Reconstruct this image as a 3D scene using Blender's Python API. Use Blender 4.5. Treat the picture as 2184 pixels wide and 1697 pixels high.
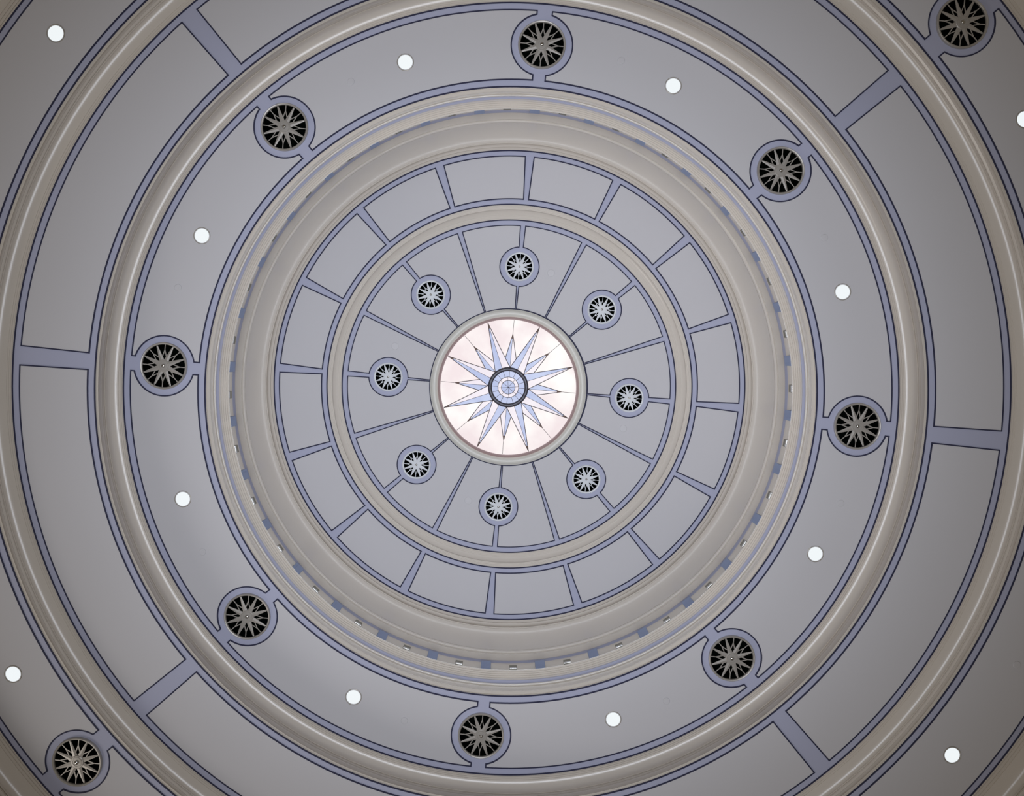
import bpy, bmesh, math
from math import sin, cos, pi, radians, sqrt, atan2, asin, acos, tan
from mathutils import Vector, Matrix

for o in list(bpy.data.objects):
    bpy.data.objects.remove(o)
scene = bpy.context.scene
COL = scene.collection

# ------------------------------------------------------------------ camera
Z0 = 1.6                      # the lens is 1.6 m above the hall floor
F = 1640.0                    # focal length in pixels of a 2184 px wide frame
cam_d = bpy.data.cameras.new('camera')
cam = bpy.data.objects.new('camera', cam_d)
COL.objects.link(cam)
cam_d.sensor_width = 36.0
cam_d.lens = 36.0 * F / 2184.0
cam_d.shift_x = 18.174 / 2184.0
cam_d.shift_y = -21.795 / 2184.0
cam_d.clip_end = 200
fw = Vector((-8.524e-4, 0.0377368, 1.0)).normalized()     # looks almost straight up
ex = (Vector((1, 0, 0)) - fw.x * fw).normalized()
ey = fw.cross(ex)
m = Matrix.Identity(4)
for i in range(3):
    m[i][0] = ex[i]; m[i][1] = -ey[i]; m[i][2] = -fw[i]
m[0][3], m[1][3], m[2][3] = -0.08873, -0.48510, Z0
cam.matrix_world = m
scene.camera = cam

# ------------------------------------------------------------------ light
scene.view_settings.view_transform = 'Standard'
scene.view_settings.look = 'None'
scene.view_settings.exposure = 0.0
scene.view_settings.gamma = 1.0
scene.view_settings.use_curve_mapping = False

world = bpy.data.worlds.new('hall_light')
scene.world = world
world.use_nodes = True
bg = world.node_tree.nodes['Background']
bg.inputs['Color'].default_value = (1.0, 0.82, 0.58, 1)
bg.inputs['Strength'].default_value = 0.11

def lamp(name, kind, loc, target, energy, color, **kw):
    d = bpy.data.lights.new(name, kind)
    d.energy = energy; d.color = color
    for k, v in kw.items():
        setattr(d, k, v)
    o = bpy.data.objects.new(name, d)
    COL.objects.link(o)
    o.location = loc
    o.rotation_euler = (Vector(target) - Vector(loc)).to_track_quat('-Z', 'Y').to_euler()
    return o
# added spot below, its soft cone imitates lens vignetting; side light from lower left
lamp('vignette_spot', 'SPOT', (-0.15, 0.0, 0.2), (-0.15, -0.15, 14.0), 4280, (0.88, 0.925, 1.02),
     spot_size=radians(75), spot_blend=1.0, shadow_soft_size=3.4)
lamp('hall_side_light', 'AREA', (-16.0, 13.0, 0.5), (0.5, -0.5, 11.0), 560, (1.0, 0.93, 0.86),
     shape='DISK', size=8.0)

# daylight that comes down through the glass of the crown
lamp('crown_daylight', 'AREA', (-0.019, 0, Z0 + 12.92), (-0.019, 0, 0), 78, (0.86, 0.93, 1.0), shape='DISK', size=2.2)

# ------------------------------------------------------------------ materials
def mat(name, col, rough=0.5, metal=0.0, spec=0.5, noise=0.0, nscale=3.0, emit=None, estr=0.0, bump=0.0, coat=0.0):
    mt = bpy.data.materials.new(name)
    mt.use_nodes = True
    nt = mt.node_tree
    b = nt.nodes['Principled BSDF']
    b.inputs['Base Color'].default_value = (*col, 1)
    b.inputs['Roughness'].default_value = rough
    b.inputs['Metallic'].default_value = metal
    b.inputs['Specular IOR Level'].default_value = spec
    if coat:
        b.inputs['Coat Weight'].default_value = coat
        b.inputs['Coat Roughness'].default_value = 0.14
    if noise or bump:
        tc = nt.nodes.new('ShaderNodeTexCoord')
        nz = nt.nodes.new('ShaderNodeTexNoise')
        nz.inputs['Scale'].default_value = nscale
        nz.inputs['Detail'].default_value = 4
        nt.links.new(tc.outputs['Object'], nz.inputs['Vector'])
    if noise:
        mx = nt.nodes.new('ShaderNodeMix'); mx.data_type = 'RGBA'
        mx.inputs[6].default_value = (*[c * (1 - noise) for c in col], 1)
        mx.inputs[7].default_value = (*[min(1, c * (1 + noise)) for c in col], 1)
        nt.links.new(nz.outputs['Fac'], mx.inputs[0])
        nt.links.new(mx.outputs[2], b.inputs['Base Color'])
    if bump:
        bp = nt.nodes.new('ShaderNodeBump')
        bp.inputs['Strength'].default_value = bump
        bp.inputs['Distance'].default_value = 0.01
        nt.links.new(nz.outputs['Fac'], bp.inputs['Height'])
        nt.links.new(bp.outputs['Normal'], b.inputs['Normal'])
    if emit:
        b.inputs['Emission Color'].default_value = (*emit, 1)
        b.inputs['Emission Strength'].default_value = estr
    return mt

def glass_mat(name, c0, c1, scale, strength):
    """backlit opalescent glass: the milk in the glass makes soft clouds"""
    mt = mat(name, (0.03, 0.03, 0.03), rough=0.3, spec=0.15)
    nt = mt.node_tree; b = nt.nodes['Principled BSDF']
    tc = nt.nodes.new('ShaderNodeTexCoord')
    nz = nt.nodes.new('ShaderNodeTexNoise')
    nz.inputs['Scale'].default_value = scale; nz.inputs['Detail'].default_value = 3
    rp = nt.nodes.new('ShaderNodeValToRGB')
    rp.color_ramp.elements[0].position = 0.38; rp.color_ramp.elements[0].color = (*c0, 1)
    rp.color_ramp.elements[1].position = 0.66; rp.color_ramp.elements[1].color = (*c1, 1)
    nt.links.new(tc.outputs['Object'], nz.inputs['Vector'])
    nt.links.new(nz.outputs['Fac'], rp.inputs['Fac'])
    nt.links.new(rp.outputs['Color'], b.inputs['Emission Color'])
    b.inputs['Emission Strength'].default_value = strength
    return mt

M = {}
M['panel'] = mat('cream_white_panel_paint', (0.66, 0.66, 0.70), 0.6, noise=0.015, nscale=0.8, spec=0.3)
M['blue'] = mat('lavender_blue_paint', (0.49, 0.515, 0.685), 0.55, noise=0.02, nscale=1.0, spec=0.3)
M['line'] = mat('navy_stripe_paint', (0.040, 0.042, 0.085), 0.6, spec=0.2)
M['mould'] = mat('cream_gloss_moulding_paint', (0.735, 0.685, 0.625), 0.22, noise=0.02, nscale=1.5, spec=0.6)
M['block'] = mat('slate_blue_block_paint', (0.27, 0.335, 0.52), 0.5)
M['vent'] = mat('grey_grille_metal', (0.475, 0.455, 0.43), 0.40, metal=0.40, noise=0.05, nscale=6)
M['vent_white'] = mat('white_grille_paint', (0.78, 0.82, 0.88), 0.4, spec=0.5)
M['knob'] = mat('polished_knob_steel', (0.6, 0.6, 0.6), 0.15, metal=1.0)
M['duct'] = mat('black_duct', (0.004, 0.006, 0.005), 0.9, spec=0.0)
M['trim'] = mat('downlight_trim_bronze', (0.38, 0.35, 0.30), 0.35, metal=0.2)
M['lens'] = mat('downlight_lens', (0.05, 0.05, 0.05), 0.5, spec=0.1, emit=(0.86, 0.905, 0.925), estr=1.0)
M['cover'] = mat('cover_plate_paint', (0.66, 0.66, 0.70), 0.5)
M['housing'] = mat('olive_grey_lamp_housing', (0.22, 0.205, 0.16), 0.4, metal=0.3)
M['chrome'] = mat('lamp_reflector', (0.80, 0.80, 0.78), 0.25, metal=0.7)
M['frame'] = mat('skylight_frame_paint', (0.74, 0.735, 0.69), 0.4, spec=0.6)
M['rim'] = mat('rim_tinted_by_pink_glow', (0.42, 0.31, 0.31), 0.5)  # base colour includes the pink light reflected from the panes
M['came'] = mat('dark_lead_came', (0.055, 0.040, 0.045), 0.5, metal=0.3)
M['came_brown'] = mat('brown_solder', (0.11, 0.065, 0.05), 0.5, metal=0.3)
M['hub'] = mat('dark_hub_ring', (0.075, 0.075, 0.095), 0.4, metal=0.4)
M['g_pink'] = glass_mat('pink_opal_glass', (0.86, 0.74, 0.75), (0.99, 0.95, 0.92), 1.6, 1.0)
M['g_white'] = glass_mat('white_opal_glass', (0.82, 0.75, 0.82), (0.90, 0.84, 0.88), 2.5, 1.0)
M['g_blue'] = glass_mat('blue_opal_glass', (0.43, 0.49, 0.73), (0.54, 0.60, 0.82), 2.5, 1.0)

# ------------------------------------------------------------------ helpers
YS = 0.99658835               # the dome is very slightly oval
def V(R, deg, z=0.0):
    """point of the dome: radius, degrees clockwise from the picture's top"""
    a = radians(deg)
    return (R * sin(a), -R * cos(a) * YS, z)
def hz(h):
    return h + Z0

def link(o, parent=None):
    COL.objects.link(o)
    if parent is not None:
        o.parent = parent
    return o
def new_obj(name, mesh, parent=None, loc=(0, 0, 0), rz=0.0):
    o = bpy.data.objects.new(name, mesh)
    link(o, parent)
    o.location = loc
    o.rotation_euler = (0, 0, rz)
    return o
def empty(name, loc=(0, 0, 0), rz=0.0):
    o = bpy.data.objects.new(name, None)
    link(o)
    o.empty_display_size = 0.1
    o.location = loc; o.rotation_euler = (0, 0, rz)
    return o
def tag(o, label=None, cat=None, group=None, kind=None):
    if label: o['label'] = label
    if cat: o['category'] = cat
    if group: o['group'] = group
    if kind: o['kind'] = kind
    return o
def to_mesh(bm, name, material, smooth=None):
    me = bpy.data.meshes.new(name)
    bmesh.ops.recalc_face_normals(bm, faces=bm.faces)
    bm.to_mesh(me); bm.free()
    me.materials.append(material)
    if smooth is not None:
        me.shade_smooth()
        me.set_sharp_from_angle(angle=radians(smooth))
    return me

def poly_slab(bm, pts, z0, z1):
    """flat plate from a 2-D outline, between heights z0 (seen side) and z1"""
    a = [bm.verts.new((x, y, z0)) for x, y in pts]
    b = [bm.verts.new((x, y, z1)) for x, y in pts]
    f = bm.faces.new(a); f.normal_update()
    n = len(pts)
    for i in range(n):
        bm.faces.new((a[i], a[(i + 1) % n], b[(i + 1) % n], b[i]))
    bmesh.ops.triangulate(bm, faces=[f], ngon_method='EAR_CLIP')
def poly_flat(bm, pts, z):
    f = bm.faces.new([bm.verts.new((x, y, z)) for x, y in pts]); f.normal_update()
    bmesh.ops.triangulate(bm, faces=[f], ngon_method='EAR_CLIP')
def offset(pts, d):
    """outline moved sideways by d (mitred)"""
    out = []; n = len(pts)
    for i in range(n):
        p0 = Vector(pts[i - 1]); p1 = Vector(pts[i]); p2 = Vector(pts[(i + 1) % n])
        e1 = (p1 - p0).normalized(); e2 = (p2 - p1).normalized()
        n1 = Vector((-e1.y, e1.x)); n2 = Vector((-e2.y, e2.x))
        k = max(0.25, 1 + n1.dot(n2))
        q = p1 + (n1 + n2) * (d / k)
        out.append((q.x, q.y))
    return out
def outline_strip(bm, pts, w, z0, z1):
    """a raised stripe that follows a closed outline"""
    A = offset(pts, w / 2); B = offset(pts, -w / 2)
    n = len(pts)
    va = [bm.verts.new((x, y, z0)) for x, y in A]; vb = [bm.verts.new((x, y, z0)) for x, y in B]
    ua = [bm.verts.new((x, y, z1)) for x, y in A]; ub = [bm.verts.new((x, y, z1)) for x, y in B]
    for i in range(n):
        j = (i + 1) % n
        bm.faces.new((va[i], va[j], vb[j], vb[i]))
        bm.faces.new((va[i], ua[i], ua[j], va[j]))
        bm.faces.new((vb[i], vb[j], ub[j], ub[i]))
def lathe(profile, name, material, seg=288, smooth=24, ox=0.0, ys=YS):
    """surface of revolution about the dome's axis; profile is (R, z)"""
    bm = bmesh.new()
    rows = []
    for R, z in profile:
        rows.append([bm.verts.new((R * sin(2 * pi * i / seg) + ox, -R * cos(2 * pi * i / seg) * ys, z)) for i in range(seg)])
    for r0, r1 in zip(rows, rows[1:]):
        for i in range(seg):
            j = (i + 1) % seg
            bm.faces.new((r0[i], r0[j], r1[j], r1[i]))
    return to_mesh(bm, name, material, smooth)
def box(bm, x0, x1, y0, y1, z0, z1, bev=0.0):
    vs = [bm.verts.new((x, y, z)) for z in (z0, z1) for y in (y0, y1) for x in (x0, x1)]
    fs = [(0, 1, 3, 2), (4, 6, 7, 5), (0, 4, 5, 1), (2, 3, 7, 6), (0, 2, 6, 4), (1, 5, 7, 3)]
    faces = [bm.faces.new([vs[i] for i in f]) for f in fs]
    if bev:
        es = list({e for f in faces for e in f.edges})
        bmesh.ops.bevel(bm, geom=es, offset=bev, segments=1, affect='EDGES')

# ------------------------------------------------------------------ the rings of the dome (radius, height above the lens)
HI, HA, HB, HC, HD, HE = 13.0, 12.878, 10.01, 9.505, 9.256, 8.85
def RR(px, h):                # apparent ring radius in the photograph and height -> true radius
    return px * h / 1641.0
R_I = (RR(168.0, HI), RR(344.6, HI), RR(356.1, HI))      # frame edge, panel edge, stripe at the moulding
R_A = (3.0590 * HA / 12.881, 3.149 * HA / 12.880, 3.852 * HA / 12.876, 3.942 * HA / 12.875)
R_B = (3.982 * HB / 9.996, 4.075 * HB / 10.0, 4.968 * HB / 10.028, 5.061 * HB / 10.03)
R_C = (5.165 * HC / 9.52, 5.25 * HC / 9.515, 6.081 * HC / 9.499, 6.173 * HC / 9.501)
R_D = (6.402 * HD / 9.249, 6.489 * HD / 9.246, 7.388 * HD / 9.262, 7.478 * HD / 9.268)
RV_I, RV_B, RV_D = 2.069 * HI / 13.158, 4.531, 6.948                    # grille circles
OX_I, OX_G = -0.009, -0.019                               # the crown sits a hair off the axis

def edge(phi, side, R0, R1, w, circ=None):
    """one side of a panel along the divider at phi, from radius R0 out to R1.
    w(r) = half width of the divider; circ = (radius of grille centre, ring radius)"""
    def loc(rho, l):
        a = radians(phi)
        return (rho * sin(a) + side * l * cos(a), -rho * cos(a) + side * l * sin(a))
    def on(R):
        l = w(R)
        return (sqrt(R * R - l * l), l)
    pts = [on(R0)]
    if circ:
        Rv, rc = circ
        wi = w(Rv - rc); wo = w(Rv + rc)
        t0 = pi - asin(min(1, wi / rc)) if wi > 0 else pi
        t1 = asin(min(1, wo / rc)) if wo > 0 else 0.0
        n = 30
        for i in range(n + 1):
            t = t0 + (t1 - t0) * i / n
            pts.append((Rv + rc * cos(t), rc * sin(t)))
    pts.append(on(R1))
    return [loc(*p) for p in pts]
def sector(phi0, phi1, R0, R1, w, c0=None, c1=None, step=1.25):
    e0 = edge(phi0, 1, R0, R1, w, c0)
    e1 = edge(phi1, -1, R0, R1, w, c1)
    def arc(R):
        a0 = phi0 + math.degrees(asin(w(R) / R)); a1 = phi1 - math.degrees(asin(w(R) / R))
        n = max(2, int(round((a1 - a0) / step)))
        return [(R * sin(radians(a0 + (a1 - a0) * i / n)), -R * cos(radians(a0 + (a1 - a0) * i / n))) for i in range(1, n)]
    pts = e0 + arc(R1) + e1[::-1] + arc(R0)[::-1]
    return pts
def place(pts, ox=0.0):
    return [(x + ox, y * YS) for x, y in pts]

ceiling = empty('ceiling', (0, 0, hz(HE)))
tag(ceiling, kind='structure')
def on_ceiling(name, mesh):
    o = new_obj(name, mesh, ceiling)
    o.matrix_parent_inverse = Matrix.Translation((0, 0, -hz(HE)))
    return o

DT = 0.006                    # panels stand 6 mm proud of the blue field, stripes 3 mm more
def panel_ring(h, pts_list, lw, ox=0.0):
    z = hz(h)
    for pts in pts_list:
        q = place(pts, ox)
        bm = bmesh.new(); poly_slab(bm, q, z - DT, z + 0.002)
        p = on_ceiling('ceiling_panel', to_mesh(bm, 'ceiling_panel', M['panel']))
        bm = bmesh.new(); outline_strip(bm, q, lw, z - DT - 0.003, z + 0.001)
        s = new_obj('outline_stripe', to_mesh(bm, 'outline_stripe', M['line']), p)
def field(h, R0, R1, phis, circ, ox=0.0, holes=range(8)):
    """blue painted field with round openings for the grilles"""
    bm = bmesh.new()
    n = len(phis)
    for k in range(n):
        a = phis[k]; b = phis[(k + 1) % n]
        if b <= a: b += 360
        poly_flat(bm, place(sector(a, b, R0, R1, lambda r: 0.0, circ if k in holes else None, circ if (k + 1) % n in holes else None), ox), hz(h))
    on_ceiling('blue_field', to_mesh(bm, 'blue_field', M['blue']))
def ring_stripe(h, R, w, ox=0.0):
    z = hz(h)
    prof = [(R - w / 2, z + 0.001), (R - w / 2, z - 0.006), (R + w / 2, z - 0.006), (R + w / 2, z + 0.001)]
    on_ceiling('ring_stripe', lathe(prof, 'ring_stripe', M['line'], smooth=30, ox=ox))

P8 = [5 + 45 * k for k in range(8)]
P16 = [5 + 22.5 * k for k in range(16)]
HOLE_S, HOLE_L = 0.225, 0.286
CIRC_S, CIRC_L = 0.3306, 0.3937

# crown of the dome round the skylight
wI = lambda r: max(0.004, 0.024 * (r - 0.911))
panel_ring(HI, [sector(P16[k], P16[k] + 22.5, R_I[0], R_I[1], wI,
                       (RV_I, CIRC_S) if k % 2 == 0 else None,
                       (RV_I, CIRC_S) if k % 2 == 1 else None) for k in range(16)], 0.0165, OX_I)
field(HI, R_I[0] - 0.06, R_I[2] + 0.01, P8, (RV_I, HOLE_S), OX_I)
ring_stripe(HI, R_I[2], 0.020, OX_I)
# ring of sixteen panels
wA = lambda r: r * tan(radians(0.94)) + 0.030 * (r - 3.5)
panel_ring(HA, [sector(p, p + 22.5, R_A[1], R_A[2], wA) for p in P16], 0.019)
field(HA, R_A[0] - 0.01, R_A[3] + 0.01, P8, None)
ring_stripe(HA, R_A[0], 0.020); ring_stripe(HA, R_A[3], 0.021)
# ring with the large grilles and the downlights
wB = lambda r: r * tan(radians(1.14))
panel_ring(HB, [sector(p, p + 45, R_B[1], R_B[2], wB, (RV_B, CIRC_L), (RV_B, CIRC_L)) for p in P8], 0.0175)
field(HB, R_B[0] - 0.005, R_B[3] + 0.01, P8, (RV_B, HOLE_L))
ring_stripe(HB, R_B[0], 0.0195); ring_stripe(HB, R_B[3], 0.0185)
# ring of eight long panels
panel_ring(HC, [sector(p, p + 45, R_C[1], R_C[2], wB) for p in P8], 0.0165)
field(HC, R_C[0] - 0.005, R_C[3] + 0.01, P8, None)
ring_stripe(HC, R_C[0], 0.0175); ring_stripe(HC, R_C[3], 0.0175)
# outermost ring, again with large grilles
wD = lambda r: r * tan(radians(1.17))
panel_ring(HD, [sector(p, p + 45, R_D[1], R_D[2], wD, (RV_D, CIRC_L), (RV_D, CIRC_L)) for p in P8], 0.0165)
field(HD, R_D[0] - 0.005, R_D[3] + 0.01, P8, (RV_D, HOLE_L), holes=(1, 5))
ring_stripe(HD, R_D[0], 0.0175); ring_stripe(HD, R_D[3], 0.018)

# ------------------------------------------------------------------ plaster mouldings between the rings
def trim(n):
    o = empty('trim_%d' % n, (0, 0, hz(HE)))
    return tag(o, kind='structure')
def on_trim(t, name, prof, material, smooth=24, ox=0.0):
    o = new_obj(name, lathe([(R, hz(h)) for R, h in prof], name, material, smooth=smooth, ox=ox), t)
    o.matrix_parent_inverse = Matrix.Translation((0, 0, -hz(HE)))
    return o
def arc_pts(c, a, b, t0, t1, n=12):
    """quarter-ellipse sweep about c with half axes a (radius) and b (height)"""
    return [(c[0] + a * cos(radians(t0 + (t1 - t0) * i / n)), c[1] + b * sin(radians(t0 + (t1 - t0) * i / n))) for i in range(n + 1)]
def cove(R0, h0, R1, h1, n=18):
    """concave quarter: leaves (R0, h0) horizontally and meets (R1, h1) vertically"""
    return [(R0 + (R1 - R0) * sin(pi / 2 * i / n), h1 + (h0 - h1) * cos(pi / 2 * i / n)) for i in range(n + 1)]
def hollow(R0, h0, R1, h1, a0, n=20):
    """concave sweep that starts a0 degrees off the horizontal and ends vertical"""
    pm = (R1, max(h1, h0 - (R1 - R0) * tan(radians(a0))))
    out = []
    for i in range(n + 1):
        u = i / n
        out.append(((1 - u) ** 2 * R0 + 2 * u * (1 - u) * pm[0] + u * u * R1, (1 - u) ** 2 * h0 + 2 * u * (1 - u) * pm[1] + u * u * h1))
    return out
def ovolo(R0, h0, R1, h1, n=10):
    """convex quarter: leaves (R0, h0) vertically and meets (R1, h1) horizontally"""
    return [(R0 + (R1 - R0) * (1 - cos(pi / 2 * i / n)), h0 + (h1 - h0) * sin(pi / 2 * i / n)) for i in range(n + 1)]

# trim 1: small cornice between crown and ring of sixteen
t = trim(1)
D = R_A[0] - R_I[2]
def q1(f, d): return (R_I[2] + D * f, HI - (HI - HA) * d)
on_trim(t, 'upper_fillet', [q1(0, 0), q1(.13, 0), q1(.132, .05), q1(.24, .05), q1(.242, .10), q1(.34, .10), q1(.345, .17)], M['mould'])
on_trim(t, 'cove', hollow(*q1(.345, .17), *q1(.66, .74), 20), M['mould'], smooth=40)
on_trim(t, 'lower_fillet', [q1(.66, .74), q1(.664, .78), q1(.735, .78), q1(.737, .86), q1(.80, .86), q1(.802, .99), q1(1.02, .99)], M['mould'])

# trim 2: drum with cove, blue ledge, lamp shelf and stepped cornice
t2 = trim(2)
def q(px, h): return (RR(px, h), h)
on_trim(t2, 'crown_fillet', [(R_A[3], HA - .002), q(510, HA - .002), q(510.5, 12.81), q(518.6, 12.81), q(519.2, 12.62), q(521.4, 12.62), q(521.8, 12.59)], M['mould'])
on_trim(t2, 'cove', hollow(*q(521.8, 12.59), *q(564.5, 12.05), 47, n=30), M['mould'], smooth=40)
on_trim(t2, 'bead', [q(564.5, 12.05), q(565.0, 12.04)] + arc_pts((RR(568.5, 11.99) + .010, 11.99), .026, .055, 100, 255, 12) + [q(572.8, 11.93), q(573.4, 11.90)], M['mould'], smooth=40)
on_trim(t2, 'soffit', [q(573.4, 11.90), q(574.0, 11.80), q(587.6, 11.80)], M['mould'])
on_trim(t2, 'blue_ledge', [q(587.6, 11.80), q(588.0, 11.79), q(592.7, 11.765), (4.25, 11.755)], M['blue'])
on_trim(t2, 'shelf_wall', [(4.25, 11.755), (4.25, 10.83)], M['mould'])
on_trim(t2, 'shelf', [(4.25, 10.83), (3.975, 10.825)], M['mould'])
steps = []
hs = [10.82, 10.79, 10.76, 10.73, 10.70, 10.67]
px = [602.2, 606.2, 610.4, 614.6, 618.8, 623.0]
for i in range(5):            # five stepped listels: a narrow riser, then a flat underside
    steps += [q(px[i] + .5, hs[i + 1]), q(px[i + 1], hs[i + 1])]
on_trim(t2, 'stepped_fascia', [(3.969, 10.825), q(602.2, 10.82)] + steps, M['mould'], smooth=12)
on_trim(t2, 'blue_frieze', [q(623, 10.67), q(623.4, 10.64), q(631.8, 10.59), q(632.2, 10.57)], M['blue'])
on_trim(t2, 'torus', [q(632.2, 10.57)] + arc_pts((RR(634.3, 10.50) + .002, 10.50), .026, .045, 110, 262, 12) + [q(637, 10.455)], M['mould'], smooth=40)
on_trim(t2, 'scotia', [q(637, 10.455)] + cove(*q(637.2, 10.45), *q(643.0, 10.27), n=10), M['mould'], smooth=40)
on_trim(t2, 'lower_fascia', [q(643.0, 10.27), q(643.4, 10.06), q(651.0, 10.06), (R_B[0] - .006, 10.03), (R_B[0] + .002, 10.008)], M['mould'])

# trims 3 to 5: the same cornice at three sizes
def cornice(n, Ra, ha, Rb, hb):
    t = trim(n)
    D = Rb - Ra; H = ha - hb
    pa = Ra / ha; pb = Rb / hb
    def g(f, d):              # f = how far across it appears from below, d = how far down
        h = ha - H * d
        return ((pa + (pb - pa) * f) * h, h)
    on_trim(t, 'upper_fillet', [g(0, 0), g(.06, 0), g(.064, .03), g(.12, .03), g(.124, .06), g(.18, .06), g(.188, .09)], M['mould'])
    on_trim(t, 'cove', hollow(*g(.188, .09), *g(.63, .36), 10, n=24), M['mould'], smooth=40)
    on_trim(t, 'bead', [g(.63, .36), g(.634, .38), g(.672, .38), g(.682, .46), g(.695, .47)], M['mould'], smooth=12)
    on_trim(t, 'fascia', [g(.695, .47), g(.70, .52), g(.775, .60)], M['mould'])
    on_trim(t, 'scotia', [g(.775, .60), g(.785, .66)] + hollow(*g(.785, .66), *g(.88, .86), 60, n=10), M['mould'], smooth=40)
    on_trim(t, 'lower_fillet', [g(.88, .86), g(.885, .985), g(1.003, .985)], M['mould'])
    return t
cornice(3, R_B[3], HB, R_C[0], HC)
cornice(4, R_C[3], HC, R_D[0], HD)
R_E = 7.75
cornice(5, R_D[3], HD, R_E, HE)
on_ceiling('outer_ceiling', lathe([(R_E, hz(HE)), (8.6, hz(HE)), (11.0, hz(HE))], 'outer_ceiling', M['panel'], seg=128))

# blue blocks along the lamp shelf
bm = bmesh.new()
box(bm, -.076, .076, -.045, .021, 10.83 - 11.30, 11.645 - 11.30, 0.004)
box(bm, .030, .037, .019, .025, 10.84 - 11.30, 11.62 - 11.30)
blk = to_mesh(bm, 'shelf_block', M['block'])
for k in range(32):
    phi = 5 + 11.25 * k
    o = new_obj('shelf_block', blk, t2, V(4.20, phi, hz(11.30)), radians(phi))
    o.matrix_parent_inverse = Matrix.Translation((0, 0, -hz(HE)))

# ------------------------------------------------------------------ skylight of leaded glass
GH = HI + .075                    # height of the glass
RG = 144.2 * GH / 1641.0
sky = empty('skylight', (OX_G, 0, hz(HI)))
tag(sky, 'round leaded glass skylight with blue and white compass star on pink panes at the crown', 'skylight')
def on_sky(name, mesh, parent=None):
    o = new_obj(name, mesh, sky if parent is None else parent)
    return o
hf = HI - HI
Rf = 168.0 * HI / 1641.0
zg = GH - HI
ring = [(Rf + .006, .0), (Rf + .006, -.012), (Rf - .010, -.012), (Rf - .010, -.002)]
on_sky('edge_stripe', lathe(ring, 'edge_stripe', M['line'], smooth=30))
prof = [(Rf - .010, -.004), (Rf - .012, -.03), (Rf - .030, -.045)] + \
       arc_pts((Rf - .078, -.045), .048, .032, 0, -180, 14) + [(Rf - .130, -.040), (Rf - .136, -.02)]
on_sky('frame', lathe(prof, 'frame', M['frame'], smooth=40))
Ri = Rf - .136
prof = [(Ri, -.02), (Ri - .004, .02), (Ri - .010, .03), (Ri - .012, .07), (RG + .010, .08), (RG + .002, zg + .002)]
rim = on_sky('inner_rim', lathe(prof, 'inner_rim', M['rim'], smooth=30))

def gp(r, deg):               # point on the glass, r in fractions of its radius
    a = radians(deg)
    return (RG * r * sin(a), -RG * r * cos(a) * YS)
def arcg(r, a0, a1, n):
    return [gp(r, a0 + (a1 - a0) * i / n) for i in range(n + 1)]
def pane(pts, material, z=zg):
    bm = bmesh.new()
    poly_slab(bm, pts, z - .003, z + .006)
    on_sky('pane', to_mesh(bm, 'pane', material))
RH = 0.297; RT = 0.79; RX, AX = 0.440, 10.4
segs = []                     # lead lines: (from, to, width)
tips = []
for k in range(8):
    s = 5 + 45 * k            # axis of a short point
    l = s + 22.5              # axis of a long point
    hub0, hub1 = s, s + 45    # where the long point's edges meet the hub ring
    hubm = gp(RH - .01, l)
    pane([gp(RH - .01, hub0), gp(1.0, l)] + [hubm], M['g_blue'])
    pane([hubm, gp(1.0, l), gp(RH - .01, hub1)], M['g_white'])
    pane([gp(RH, s), gp(RX, s - AX), gp(RT, s)], M['g_blue'])
    pane([gp(RH, s), gp(RT, s), gp(RX, s + AX)], M['g_white'])
    pane([gp(RT, s)] + arcg(1.005, s, l, 8) + [gp(RX, s + AX)], M['g_pink'])
    pane([gp(RT, s), gp(RX, s - AX)] + arcg(1.005, s - 22.5, s, 8), M['g_pink'])
    segs += [(gp(RH, hub0), gp(1.0, l), .0115), (gp(RH, hub1), gp(1.0, l), .0115), (gp(RH - .01, l), gp(.95, l), .0065),
             (gp(RX, s - AX), gp(RT, s), .0115), (gp(RX, s + AX), gp(RT, s), .0115), (gp(RH, s), gp(RT, s), .0065),
             (gp(RT, s), gp(1.0, s), .0065)]
    tips.append([gp(1.0, l), gp(.915, l - .85), gp(.915, l + .85)])
    tips.append([gp(RT + .015, s), gp(RT - .065, s - 1.6), gp(RT - .065, s + 1.6)])
# centre roundel
for k in range(16):
    a = 5 + 11.25 + 22.5 * k
    a = 5 + 22.5 * k
    pane(arcg(.255, a, a + 22.5, 5) + arcg(.153, a, a + 22.5, 5)[::-1], M['g_blue'])
    segs.append((gp(.245, a), gp(.153, a), .0065))
for k in range(8):
    a = -3 + 45 * k
    pane(arcg(.153, a, a + 45, 8) + arcg(.101, a, a + 45, 8)[::-1], M['g_white'])
    pane(arcg(.101, a, a + 45, 8) + [(0, 0)], M['g_blue'])
    segs.append((gp(.153, a), gp(.101, a), .006)); segs.append((gp(.101, a), (0, 0), .0055))
bm = bmesh.new()
for p, r, w in segs:
    a = Vector(p); b = Vector(r); d = (b - a).normalized(); n = Vector((-d.y, d.x)) * w / 2
    poly_slab(bm, [tuple(a - n), tuple(b - n), tuple(b + n), tuple(a + n)], zg - .009, zg)
came = on_sky('lead_came', to_mesh(bm, 'lead_came', M['came']))
for r in (.153, .101):
    on_sky('came_ring', lathe([(RG * r - .0045, zg), (RG * r - .0045, zg - .009), (RG * r + .0045, zg - .009), (RG * r + .0045, zg)], 'came_ring', M['came'], seg=64, smooth=30))
for tp in tips:
    bm = bmesh.new(); poly_slab(bm, tp, zg - .012, zg)
    on_sky('solder_tip', to_mesh(bm, 'solder_tip', M['came_brown']))
rc = RG * .270
hubr = on_sky('hub_ring', lathe(arc_pts((rc, zg - .004), RG * .030, .022, 0, -180, 10), 'hub_ring', M['hub'], seg=96, smooth=40))
bm = bmesh.new()
bmesh.ops.create_icosphere(bm, subdivisions=1, radius=.014)
M_rivet = to_mesh(bm, 'rivet', M['came'], 60)
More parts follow.
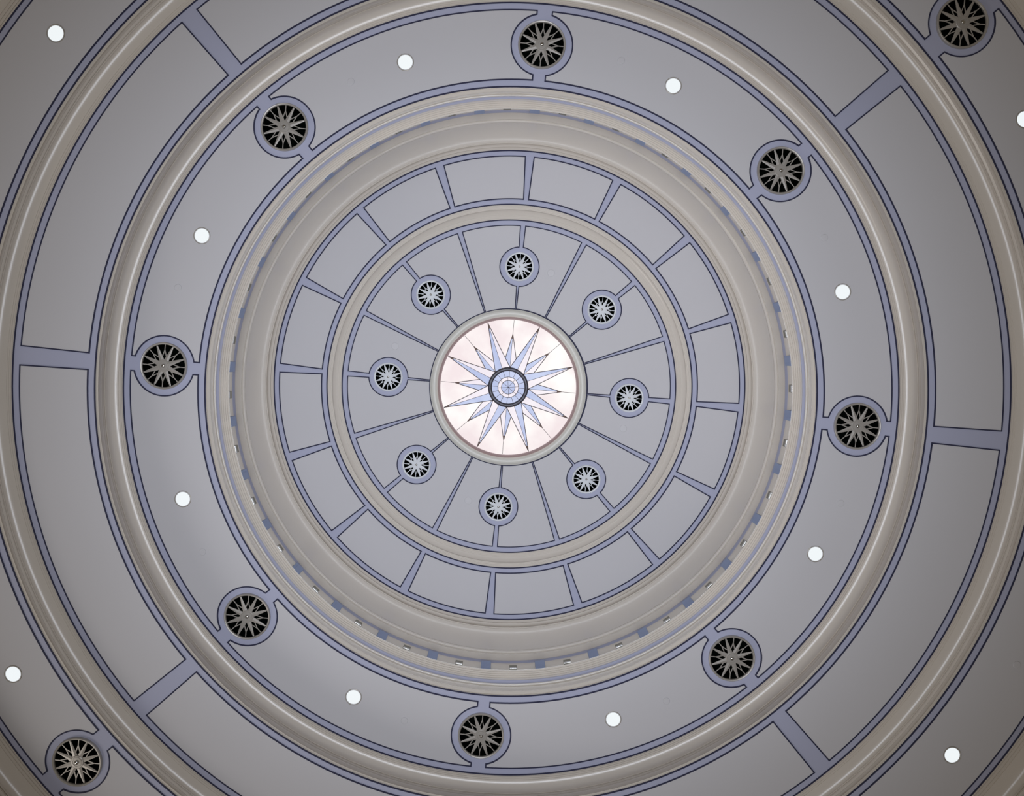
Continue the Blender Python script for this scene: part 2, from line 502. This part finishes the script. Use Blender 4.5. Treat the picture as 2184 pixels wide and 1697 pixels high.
for k in range(16):
    x, y = gp(.283 if k % 2 else .29, 5 + 22.5 * k)
    new_obj('rivet', M_rivet, hubr, (x, y, zg - .020))

# ------------------------------------------------------------------ star grilles
def plate(pts_list, z0, z1, name, material):
    bm = bmesh.new()
    for p in pts_list:
        poly_slab(bm, p, z0, z1)
    return to_mesh(bm, name, material)
def bar(a, b, wa, wb):
    a = Vector(a); b = Vector(b); d = (b - a).normalized(); n = Vector((-d.y, d.x))
    return [tuple(a - n * wa / 2), tuple(b - n * wb / 2), tuple(b + n * wb / 2), tuple(a + n * wa / 2)]
def grille_meshes(R, Rrim, material, big):
    """R = opening radius; the star lies in the local xy plane, seen from below (-z)"""
    g = {}
    zs = -.016
    if big:
        rim = [(R + .002, -.001), (R, zs - .004), (R + .006, zs - .014), (Rrim - .010, zs - .018), (Rrim - .003, zs - .012), (Rrim, -.001)]
    else:
        rim = [(R + .002, -.001), (R, zs - .002), (R + .005, zs - .010), (Rrim - .012, zs - .013), (Rrim - .003, zs - .006), (Rrim, -.001)]
    g['rim'] = lathe(rim, 'grille_rim', material, seg=64, smooth=35, ys=1.0)
    # fat ray: points up (local -y), the object is turned to its place
    ray = bmesh.new()
    bw, bl, tw = (.1135, -.270, .033) if big else (.131, -.312, .036)
    pr = [(.0, -.20), (bw, bl), (tw, -.985), (-tw, -.985), (-bw, bl)]
    top = [(x * R, y * R) for x, y in pr]
    # slightly ridged blade: outline at zs, ridge a little lower
    vs = [ray.verts.new((x, y, zs)) for x, y in top]
    vb = [ray.verts.new((x, y, zs + .008)) for x, y in top]
    r0 = ray.verts.new((0, -.20 * R - .001, zs - .005)); r1 = ray.verts.new((0, -.985 * R, zs - .002))
    for f in ((r0, vs[1], vs[2], r1), (r0, r1, vs[3], vs[4]), (vs[0], vs[1], r0), (vs[0], r0, vs[4]), (vs[2], vs[3], r1)):
        ray.faces.new(f)
    for i in range(5):
        j = (i + 1) % 5
        ray.faces.new((vs[i], vs[j], vb[j], vb[i]))
    g['ray'] = to_mesh(ray, 'ray', material)
    w = .040 * R
    fork = [bar((0, -.995 * R), (0, -.73 * R), w, w), bar((0, -.755 * R), (.092 * R, -.44 * R), w, w), bar((0, -.755 * R), (-.092 * R, -.44 * R), w, w)]
    g['fork'] = plate(fork, zs + .001, zs + .007, 'fork', material)
    rh = .290 * R if big else .335 * R
    if big:
        hub = [(rh, zs + .006), (rh, zs - .006), (rh - .006, zs - .010), (rh * .80, zs - .010), (rh * .78, zs - .014), (rh * .60, zs - .015), (rh * .58, zs - .011), (rh * .36, zs - .011), (.0005, zs - .012)]
        kn = [(rh * .32, zs - .008), (rh * .31, zs - .020), (rh * .22, zs - .028), (rh * .08, zs - .031), (.0005, zs - .031)]
    else:
        hub = [(rh, zs + .006), (rh, zs - .003), (rh - .004, zs - .006), (rh * .3, zs - .006), (.0005, zs - .006)]
        kn = [(rh * .26, zs - .004), (rh * .25, zs - .012), (rh * .16, zs - .016), (.0005, zs - .017)]
    g['hub'] = lathe(hub, 'hub', material, seg=40, smooth=30, ys=1.0)
    g['knob'] = lathe(kn, 'knob', M['knob'], seg=20, smooth=50, ys=1.0)
    g['duct'] = lathe([(R + .006, .0), (R + .006, .30), (.0005, .30)], 'duct', M['duct'], seg=40, ys=1.0)
    bm = bmesh.new()
    bmesh.ops.create_icosphere(bm, subdivisions=1, radius=.0055)
    g['screw'] = to_mesh(bm, 'screw', M['knob'], 60)
    g['screw_at'] = [((R + Rrim) / 2 * sin(radians(22.5 + 90 * k)), -(R + Rrim) / 2 * cos(radians(22.5 + 90 * k)), zs - .016 if big else zs - .011) for k in range(4)]
    return g
G_big = grille_meshes(.2771, .3064, M['vent'], True)
G_small = grille_meshes(.2124, .2457, M['vent_white'], False)
def grille(g, R, phi, h, label, group, ox=0.0):
    x, y, z = V(R, phi, hz(h))
    e = empty('star_grille', (x + ox, y, z), radians(phi))
    tag(e, label, 'air vent', group)
    rm = new_obj('rim', g['rim'], e)
    for k in range(8):
        new_obj('ray', g['ray'], e, rz=radians(22.5 + 45 * k))
        new_obj('fork', g['fork'], e, rz=radians(45 * k))
    hb = new_obj('hub', g['hub'], e)
    new_obj('knob', g['knob'], hb)
    for at in g['screw_at']:
        new_obj('screw', g['screw'], rm, at)
    dk = on_ceiling('duct', g['duct']); dk.location = (x + ox, y, z)
    return e
WHERE = ['top', 'upper right', 'right', 'lower right', 'bottom', 'lower left', 'left', 'upper left']
for k, p in enumerate(P8):
    grille(G_small, RV_I, p, HI, 'small pale star grille in the crown, %s of the skylight' %
           ['directly above', 'to the upper right', 'directly right', 'to the lower right', 'directly below', 'to the lower left', 'directly left', 'to the upper left'][k],
           'small star grilles around the skylight', OX_I)
for k, p in enumerate(P8):
    grille(G_big, RV_B, p, HB, 'large grey star grille at the %s of the downlight ring' % WHERE[k], 'large star grilles of the downlight ring')
for k in (1, 5):
    grille(G_big, RV_D, P8[k], HD, 'large dim star grille in the %s corner, on the outermost ring' % ('upper right' if k == 1 else 'lower left'),
           'large star grilles of the outermost ring')

# ------------------------------------------------------------------ downlights
RL = .1005
M_trim = lathe([(RL + .009, -.006), (RL + .008, -.010), (RL + .003, -.012), (RL + .001, -.008), (RL - .001, .012)], 'trim_ring', M['trim'], seg=48, smooth=40, ys=1.0)
M_lens = lathe([(RL + .001, -.004), (RL * .9, -.0065), (RL * .6, -.009), (RL * .3, -.010), (.0005, -.0105)], 'lens', M['lens'], seg=48, smooth=60, ys=1.0)
def downlight(R, phi, h, label, group):
    e = empty('downlight', V(R, phi, hz(h)), radians(phi))
    tag(e, label, 'ceiling light', group)
    new_obj('trim_ring', M_trim, e)
    new_obj('lens', M_lens, e)
for k in range(8):
    downlight(4.505, 5 + 22.5 + 45 * k, HB, 'glowing white downlight between the %s and the %s large grilles' % (WHERE[k], WHERE[(k + 1) % 8]), 'downlights of the middle ring')
downlight(6.93, 308.85, HD, 'glowing white downlight in the upper left corner on the outermost ring', 'downlights of the outermost ring')
downlight(6.95, 61.3, HD, 'glowing white downlight cut by the right edge below the corner grille', 'downlights of the outermost ring')
downlight(6.96, 241.0, HD, 'glowing white downlight at the left edge above the corner grille', 'downlights of the outermost ring')
downlight(6.955, 129.05, HD, 'glowing white downlight in the lower right corner on the outermost ring', 'downlights of the outermost ring')

# ------------------------------------------------------------------ little lamps on the shelf of the drum
bm = bmesh.new()
box(bm, -.056, .056, -.030, .025, 0, .58, .004)
M_house = to_mesh(bm, 'housing', M['housing'])
bm = bmesh.new()
n = 8
rows = []
for i in range(n + 1):
    t = pi * i / n
    rows.append([bm.verts.new((s * .050, .025 + .012 * sin(t), .455 - .036 * cos(t))) for s in (-1, 1)])
for r0, r1 in zip(rows, rows[1:]):
    bm.faces.new((r0[0], r0[1], r1[1], r1[0]))
bm.faces.new([r[0] for r in rows]); bm.faces.new([r[1] for r in rows])
M_refl = to_mesh(bm, 'reflector', M['chrome'], 60)
ORD = ['first', 'second', 'third', 'fourth']
for k in range(32):
    phi = 5 + 5.625 + 11.25 * k
    e = empty('shelf_lamp', V(4.16, phi, hz(10.829)), radians(phi))
    tag(e, 'small metal lamp on the cornice shelf, %s clockwise after the %s large grille' % (ORD[k % 4], WHERE[k // 4]), 'lamp', 'small lamps on the cornice shelf')
    new_obj('housing', M_house, e)
    new_obj('reflector', M_refl, e)

# ------------------------------------------------------------------ sprinkler cover plates
def cover(R, phi, h, r, label):
    prof = [(r, -.0061), (r, -.010), (r - .004, -.014), (r * .7, -.0145), (.0005, -.0145)]
    me = lathe([(a, z) for a, z in prof], 'sprinkler_cover', M['cover'], seg=32, smooth=40, ys=1.0)
    o = new_obj('sprinkler_cover', me, None, V(R, phi, hz(h)), radians(phi))
    tag(o, label, 'cover plate', 'flush sprinkler covers')
for k in range(7 + 1):
    cover(4.54, 5 + 13.1 + 45 * k, HB, .046, 'faint round sprinkler cover plate just clockwise of the %s large grille' % WHERE[k])
for k, wd in ((0, 'above right'), (2, 'right'), (4, 'below'), (6, 'left')):
    cover(2.053, 5 + 14.9 + 45 * k, HI, .060, 'faint round cover plate in the crown, clockwise of the grille %s the skylight' %
          ({0: 'above', 2: 'right of', 4: 'below', 6: 'left of'}[k]))
cover(6.971, 117.84, HD, .046, 'faint round sprinkler cover plate at the right edge above the lower right corner downlight')
